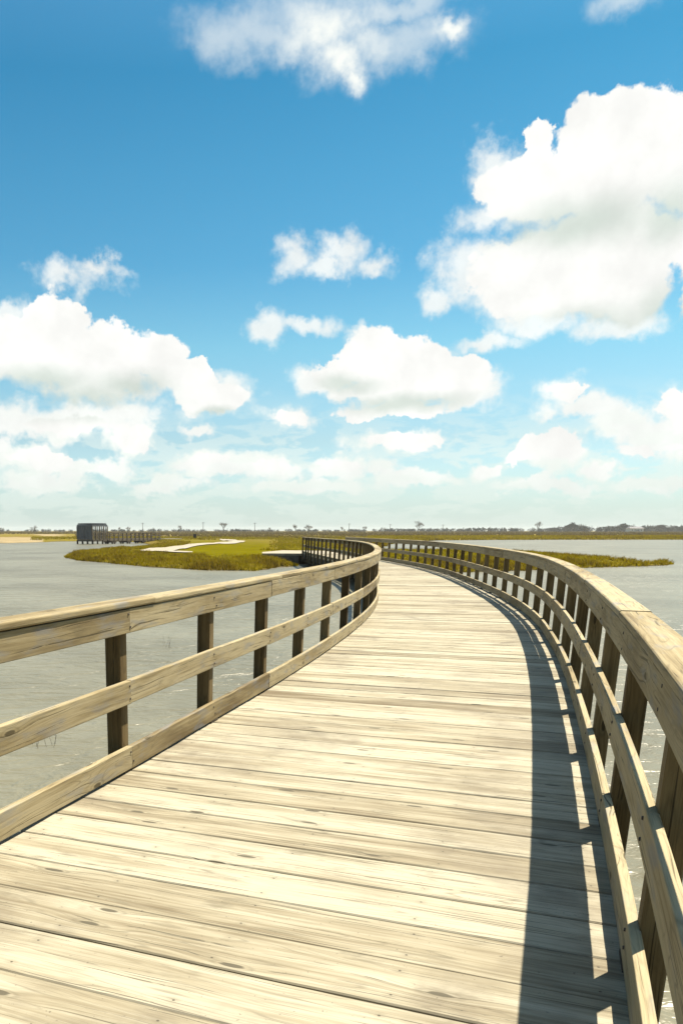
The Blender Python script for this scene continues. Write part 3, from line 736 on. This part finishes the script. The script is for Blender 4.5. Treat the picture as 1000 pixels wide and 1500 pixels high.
# walkway from the pavilion to the bank
wa = lerp(rt, cor, .02) + np.array((0.05, .3)); wb = np.array((at_dist(236, YA + 14.), YA + 14.))
dw = (wb - wa); Lw = np.linalg.norm(dw); dw /= Lw; nw = np.array((-dw[1], dw[0]))
wk = empty('walkway', (wa[0], wa[1], 0), 'straight brown timber walkway with railings leading from the pavilion to the bank', 'walkway')
mb = MB(); beam(mb, wa + nw * .9, wb + nw * .9, PD - .05, 1.8, .10); child(mb, 'deck', M_FARWARM, wk)
for o in (0.04, 1.76):
    mb = MB(); beam(mb, wa + nw * o, wb + nw * o, PD - .2, .08, .2); child(mb, 'side_beam', M_FARWARM, wk)
    for z, nme in ((PD + .1, 'curb_rail'), (PD + .52, 'middle_rail'), (PD + .98, 'top_rail')):
        mb = MB(); beam(mb, wa + nw * o, wb + nw * o, z, .07, .13); child(mb, nme, M_FARWARM, wk)
    npst = 13
    for k in range(npst):
        mb = MB(); vert(mb, wa + dw * (Lw * (k + .5) / npst) + nw * (o + (-.07 if o < 1 else .07)), PD - .2, PD + 1.0, .12, math.atan2(dw[1], dw[0])); child(mb, 'post', M_FARWARM, wk)
for k, px in enumerate((166.5, 188.5, 211)):
    t_ = (px - 157) / (236 - 157) * .97
    for o in (.2, 1.6):
        for e_ in (-.28, .28):
            mb = MB(); vert(mb, wa + dw * (Lw * t_ + e_) + nw * o, -1., PD - .3, .26); child(mb, 'pile', M_PILE, wk)
    mb = MB(); beam(mb, wa + dw * (Lw * t_ - .5) + nw * .9, wa + dw * (Lw * t_ + .5) + nw * .9, PD - .42, 1.9, .24); child(mb, 'cross_beam', M_PILE, wk)
aw = empty('abutment_wall', (wb[0], wb[1], 0), 'small dark abutment block where the brown walkway meets the bank', 'wall')
mb = MB(); beam(mb, wb - dw * 1.2 + nw * .9, wb + dw * .6 + nw * .9, .22, 2.4, 1.0); child(mb, 'wall', M_WALL, aw)
mb = MB(); beam(mb, wb + dw * .6 + nw * .9, wb + dw * 6 + nw * .9, PD - .06, 2.0, .1); ld = mb.build('path', M_CONC); tag(ld, kind='structure')

# ------------------------------------------------------------------ white house in the far trees
Yh = 780.; hx = at_dist(929, Yh)
hs = empty('house', (hx, Yh, .4), 'long low white house at the edge of the dark wood on the right', 'house')
mb = MB(); mb.box((0, 0, 1.7), (6, 0, 0), (0, 4, 0), (0, 0, 1.7)); mb.build('wall', M_WHITE, hs)
mb = MB(); mb.v = [np.array(q) for q in ((-6.5, -4.5, 3.42), (6.5, -4.5, 3.42), (6.5, 4.5, 3.42), (-6.5, 4.5, 3.42), (-5, 0, 5), (5, 0, 5))]
for q in ((0, 1, 5, 4), (2, 3, 4, 5), (0, 4, 3), (1, 2, 5), (0, 3, 2, 1)): mb.quad(q, [(0, 0)] * len(q), [(0, 0)] * len(q), .5)
mb.build('roof', M_ROOF, hs)
for x in (-4, -1.6, 1.6, 4):
    mb = MB(); mb.box((x, -4.0, 1.9), (.5, 0, 0), (0, .03, 0), (0, 0, .55)); mb.build('window', M_GLASS, hs)
mb = MB(); mb.box((0, -4.0, 1.25), (.5, 0, 0), (0, .04, 0), (0, 0, 1.1)); mb.build('door', M_ROOF, hs)

# ------------------------------------------------------------------ dead stalks in the near water
def stalks(px, py, label, nst):
    p = at(px, py, 0); root = empty('dead_reed_clump', (p[0], p[1], 0), label, 'reeds'); mb = MB()
    for k in range(nst):
        a = random.uniform(0, 6.28); r = random.uniform(0, .14); b0 = np.array((math.cos(a) * r, math.sin(a) * r, -.08)); tp = b0 + np.array((random.uniform(-.1, .1), random.uniform(-.05, .05), random.uniform(.16, .30)))
        mb.tube(b0, tp, .0022, .001, 4)
    mb.build('stems', M_PILE, root)
stalks(62, 1092, 'sparse dead stalks poking out of the water by the near left railing', 8)
stalks(245, 948, 'faint dead stalks in the water beyond the two near left posts', 6)

# ------------------------------------------------------------------ light and sky
SUN_AZ, SUN_EL = 57.0, 62.0            # degrees, azimuth clockwise from +Y
ld_ = bpy.data.lights.new('sun', 'SUN'); ld_.energy = 5.0; ld_.angle = R(.5); ld_.color = (1., .93, .80)
so = bpy.data.objects.new('sun', ld_); COL.objects.link(so)
dv = Vector((math.sin(R(SUN_AZ)) * math.cos(R(SUN_EL)), math.cos(R(SUN_AZ)) * math.cos(R(SUN_EL)), math.sin(R(SUN_EL))))
so.rotation_euler = dv.to_track_quat('Z', 'Y').to_euler(); so.location = (20, 20, 60)

wd_ = bpy.data.worlds.new('World'); scene.world = wd_; wd_.use_nodes = True; nt = wd_.node_tree; g = G(nt)
bg = nt.nodes['Background']; bg.inputs['Strength'].default_value = .1
sky = nd(nt, 'ShaderNodeTexSky', sky_type='NISHITA', sun_disc=False); sky.sun_elevation = R(SUN_EL); sky.sun_rotation = R(SUN_AZ); sky.air_density = 1.; sky.dust_density = 1.2; sky.ozone_density = 1.5
D = nd(nt, 'ShaderNodeTexCoord').outputs['Generated']
dx, dy, dz = g.sep(D)
RAD = 57.29578
azn = g.m('MULTIPLY', g.m('ARCTAN2', dx, dy), RAD); eln = g.m('MULTIPLY', g.m('ARCSINE', dz), RAD)
def dirpx(px, py):
    v = np.array(((px - XP) / F, 1., -(py - YP) / F)); ct, st = math.cos(TH), math.sin(TH)
    v = np.array((v[0], v[1] * ct + v[2] * st, -v[1] * st + v[2] * ct)); v /= np.linalg.norm(v)
    return math.degrees(math.atan2(v[0], v[1])), math.degrees(math.asin(v[2]))
# (px, py, rx, ry) of the puffs that make up each cloud
THICK = [(935, 210, 84, 72), (885, 195, 66, 58), (1020, 250, 85, 90), (850, 280, 120, 70), (765, 275, 74, 56), (782, 212, 26, 40), (850, 412, 128, 62), (765, 390, 70, 52), (925, 425, 62, 52), (1030, 430, 36, 70), (850, 345, 130, 55), (960, 340, 70, 60), (1030, 340, 60, 70),
         (545, 522, 54, 46), (607, 532, 54, 42), (660, 555, 66, 40), (590, 565, 116, 34), (505, 545, 44, 24), (575, 597, 78, 16),
         (92, 487, 50, 54), (165, 512, 66, 46), (232, 522, 46, 38), (60, 530, 76, 46), (140, 556, 145, 42), (285, 556, 30, 26), (310, 588, 62, 24), (-40, 520, 90, 60),
         (800, 655, 46, 20), (765, 668, 30, 12), (592, 646, 52, 13), (422, 611, 34, 13), (190, 645, 26, 19), (828, 578, 24, 17), (988, 590, 24, 28), (388, 684, 22, 11), (708, 683, 24, 11), (300, 674, 36, 9), (505, 680, 34, 9), (60, 668, 44, 13), (932, 660, 30, 10), (100, 618, 56, 13), (870, 684, 28, 8)]
THIN = [(715, 240, 46, 52), (715, 320, 60, 44), (690, 395, 58, 56), (645, 435, 34, 30), (745, 425, 60, 46), (800, 470, 80, 28), (900, 475, 90, 24),
        (438, 372, 42, 38), (505, 368, 50, 36), (553, 390, 38, 30), (480, 390, 70, 24), (404, 483, 38, 26), (450, 473, 46, 17), (470, 552, 36, 26), (712, 503, 74, 21), (530, 485, 34, 16), (700, 570, 50, 30),
        (108, 412, 70, 34), (140, 400, 50, 18), (10, 468, 40, 34), (420, 611, 52, 23), (592, 646, 76, 23), (60, 617, 130, 30), (190, 645, 44, 32), (30, 668, 70, 28), (135, 682, 70, 20), (290, 632, 36, 14), (340, 580, 50, 34), (120, 610, 170, 28),
        (822, 580, 42, 32), (850, 600, 86, 22), (918, 612, 70, 40), (985, 590, 38, 46), (935, 660, 48, 20), (800, 662, 66, 30), (702, 686, 44, 20), (872, 684, 50, 17), (1000, 655, 40, 26), (960, 635, 70, 36),
        (310, 680, 90, 22), (395, 685, 70, 24), (505, 685, 80, 22), (620, 700, 80, 16), (235, 705, 80, 20), (60, 705, 90, 24), (450, 715, 120, 14), (780, 710, 120, 14), (940, 705, 90, 18)]
WISP = [(470, 10, 125, 66), (500, 85, 50, 48), (390, 40, 110, 46), (590, 60, 90, 40), (662, 47, 28, 26), (330, 62, 56, 44), (590, 5, 80, 30), (920, 8, 44, 30), (700, -60, 200, 40), (518, 112, 20, 24)]

def field(az_, el_, blobs):
    p = g.xyz(az_, el_, 0.); cur = None
    for (bx, by, rx, ry) in blobs:
        a0, e0 = dirpx(bx, by); a1, _ = dirpx(bx + rx, by); _, e1 = dirpx(bx, by - ry); ia, ie = 1 / (a1 - a0), 1 / (e1 - e0)
        d = g.v('MULTIPLY_ADD', p, (ia, ie, 0.), (-a0 * ia, -e0 * ie, 0.)); l = g.v('LENGTH', d)
        cur = l if cur is None else g.m('SMOOTH_MIN', cur, l, .18)
    return cur
nv = D
warpn = nd(nt, 'ShaderNodeTexNoise', i_Scale=9., i_Detail=5., i_Roughness=.6); g.link(nv, warpn.inputs['Vector']); wr, wg_, wb_ = g.sep(warpn.outputs['Color'])
warp2 = nd(nt, 'ShaderNodeTexNoise', i_Scale=34., i_Detail=6., i_Roughness=.62); g.link(nv, warp2.inputs['Vector']); xr, xg_, xb_ = g.sep(warp2.outputs['Color'])
azw = g.m('ADD', g.m('ADD', azn, g.m('MULTIPLY', g.m('SUBTRACT', wr, .5), 3.4)), g.m('MULTIPLY', g.m('SUBTRACT', xr, .5), 2.2)); elw = g.m('ADD', g.m('ADD', eln, g.m('MULTIPLY', g.m('SUBTRACT', wg_, .5), 2.4)), g.m('MULTIPLY', g.m('SUBTRACT', xg_, .5), 2.0))
fb = g.noise(nv, 22., 8, .58); fb2 = g.noise(nv, 60., 5, .6)
vb = nd(nt, 'ShaderNodeTexVoronoi', feature='SMOOTH_F1', i_Scale=26., i_Smoothness=.6); g.link(nv, vb.inputs['Vector']); bil = vb.outputs['Distance']
nz = g.m('ADD', g.m('MULTIPLY', g.m('SUBTRACT', fb, .5), .95), g.m('MULTIPLY', g.m('SUBTRACT', bil, .45), .28))
nz = g.m('ADD', nz, g.m('MULTIPLY', g.m('SUBTRACT', fb2, .5), .22))
Fk = field(azw, elw, THICK); Ft = field(azw, elw, THIN)
dk_ = g.m('ADD', Fk, nz); dt_ = g.m('ADD', Ft, g.m('ADD', g.m('MULTIPLY', nz, 1.7), g.m('MULTIPLY', g.m('SUBTRACT', fb2, .5), .5)))
pre_ = 0; ct_ = g.ramp(dt_, g.ramp(eln, 9., 4., 1.16, 1.04), g.ramp(eln, 9., 4., .30, .55), 0., g.ramp(eln, 12., 8., .84, .95))
# distant layered cloud near the horizon and generic cloud outside the view
hp = g.xyz(g.m('MULTIPLY', azn, .30), g.m('MULTIPLY', eln, .95), 3.)
hb = g.noise(hp, 1.0, 7, .6, .3)
hm = g.m('MULTIPLY', g.ramp(hb, .455, .54), g.m('MULTIPLY', g.ramp(eln, 9.0, 3.4), g.ramp(eln, -.5, 1.8)))
hm = g.m('MULTIPLY', hm, .52)
outm = g.ramp(g.m('ABSOLUTE', g.m('SUBTRACT', azn, 10.)), 26., 40.)
gen = g.noise(nv, 2.6, 8, .6); gm = g.m('MULTIPLY', g.m('MULTIPLY', g.ramp(gen, .54, .66), outm), g.ramp(eln, 1., 8.))
# grey-green undersides of the thick clouds
SHADE = [(850, 325, 120, 40), (985, 310, 60, 50), (760, 340, 60, 24), (860, 480, 130, 32), (985, 470, 50, 60), (590, 590, 120, 15), (500, 565, 60, 16), (100, 585, 150, 30), (190, 568, 70, 22), (60, 560, 70, 24), (330, 606, 50, 10)]
wsh = g.noise(nv, 7., 5, .6); wsh2 = g.noise(nv, 20., 5, .6)
Fs = field(g.m('ADD', azn, g.m('MULTIPLY', g.m('SUBTRACT', wsh, .5), 4.)), g.m('ADD', eln, g.m('MULTIPLY', g.m('SUBTRACT', wsh2, .5), 1.4)), SHADE)
under = g.ramp(Fs, 1.5, .1)
ck = g.ramp(dk_, 1.09, g.m('SUBTRACT', .94, g.m('MULTIPLY', under, .38)))
mott = g.ramp(g.noise(nv, 16., 6, .6), .3, .7, .90, 1.04)
CW = 3.9
cw = (1.0 * CW, 1.0 * CW, .97 * CW); cg_ = (.735 * CW * .95, .81 * CW * .95, .745 * CW * .95)
ccol = g.mix(under, cw, cg_)
thin_c = g.mix(g.ramp(dt_, 1.1, .5), (.90 * CW, .97 * CW, .93 * CW), (.99 * CW, 1. * CW, .96 * CW))
# clear-sky colour: Nishita, graded by elevation
grade = g.colramp(g.m('DIVIDE', eln, 40., clamp=True), [(.0, (.53, .70, .84)), (.136, (.42, .52, .53)), (.27, (.302, .527, .515)), (.378, (.175, .434, .476)), (.493, (.134, .404, .452)), (.60, (.093, .365, .424)), (.78, (.22, .50, .54)), (1., (.62, .76, .74))])
skc = g.v('MULTIPLY', sky.outputs[0], grade)
SKYMIX = skc
c1 = g.mix(g.m('MULTIPLY', gm, .85), skc, tuple(x * .8 for x in cw))
c1 = g.mix(ct_, c1, g.v('MULTIPLY', thin_c, g.xyz(mott, mott, mott)))
Fw = g.m('ADD', field(azw, elw, WISP), g.m('ADD', g.m('MULTIPLY', nz, 1.25), g.m('MULTIPLY', g.m('SUBTRACT', fb2, .5), .5)))
core = g.m('ADD', field(azw, elw, [(485, 45, 85, 62), (510, 95, 34, 36), (662, 45, 30, 28)]), g.m('MULTIPLY', nz, .7))
cwsp = g.m('MULTIPLY', g.ramp(Fw, 1.45, .1), g.m('ADD', .5, g.ramp(core, 1.3, .3, 0., .48)))
c1 = g.mix(cwsp, c1, (.98 * CW, 1. * CW, .95 * CW))
c1 = g.mix(hm, c1, (.93 * CW * .95, 1. * CW * .95, .93 * CW * .95))
c1 = g.mix(ck, c1, g.v('MULTIPLY', ccol, g.xyz(mott, mott, mott)))
c1 = g.mix(g.ramp(eln, 5., .5, 0., .5), c1, (.70 * CW * .90, .83 * CW * .90, .77 * CW * .90))
g.link(c1, bg.inputs['Color'])
wd_.cycles.sampling_method = 'MANUAL'; wd_.cycles.sample_map_resolution = 512

# ------------------------------------------------------------------ air
def haze():
    m = bpy.data.materials.new('haze'); m.use_nodes = True; nt = m.node_tree; nt.nodes.clear()
    o = nt.nodes.new('ShaderNodeOutputMaterial'); v = nd(nt, 'ShaderNodeVolumePrincipled', i_Density=.00016); v.inputs['Color'].default_value = (.92, .92, .86, 1)
    nt.links.new(v.outputs[0], o.inputs['Volume'])
    mb = MB(); mb.box((0, 0, 8.), (4900, 0, 0), (0, 4900, 0), (0, 0, 10.4)); h = mb.build('haze', m); tag(h, kind='stuff')
HAZE = True
if HAZE: haze()

scene.view_settings.view_transform = 'Standard'; scene.view_settings.look = 'None'
scene.view_settings.exposure = 1.4; scene.view_settings.gamma = 1.
scene.render.film_transparent = False
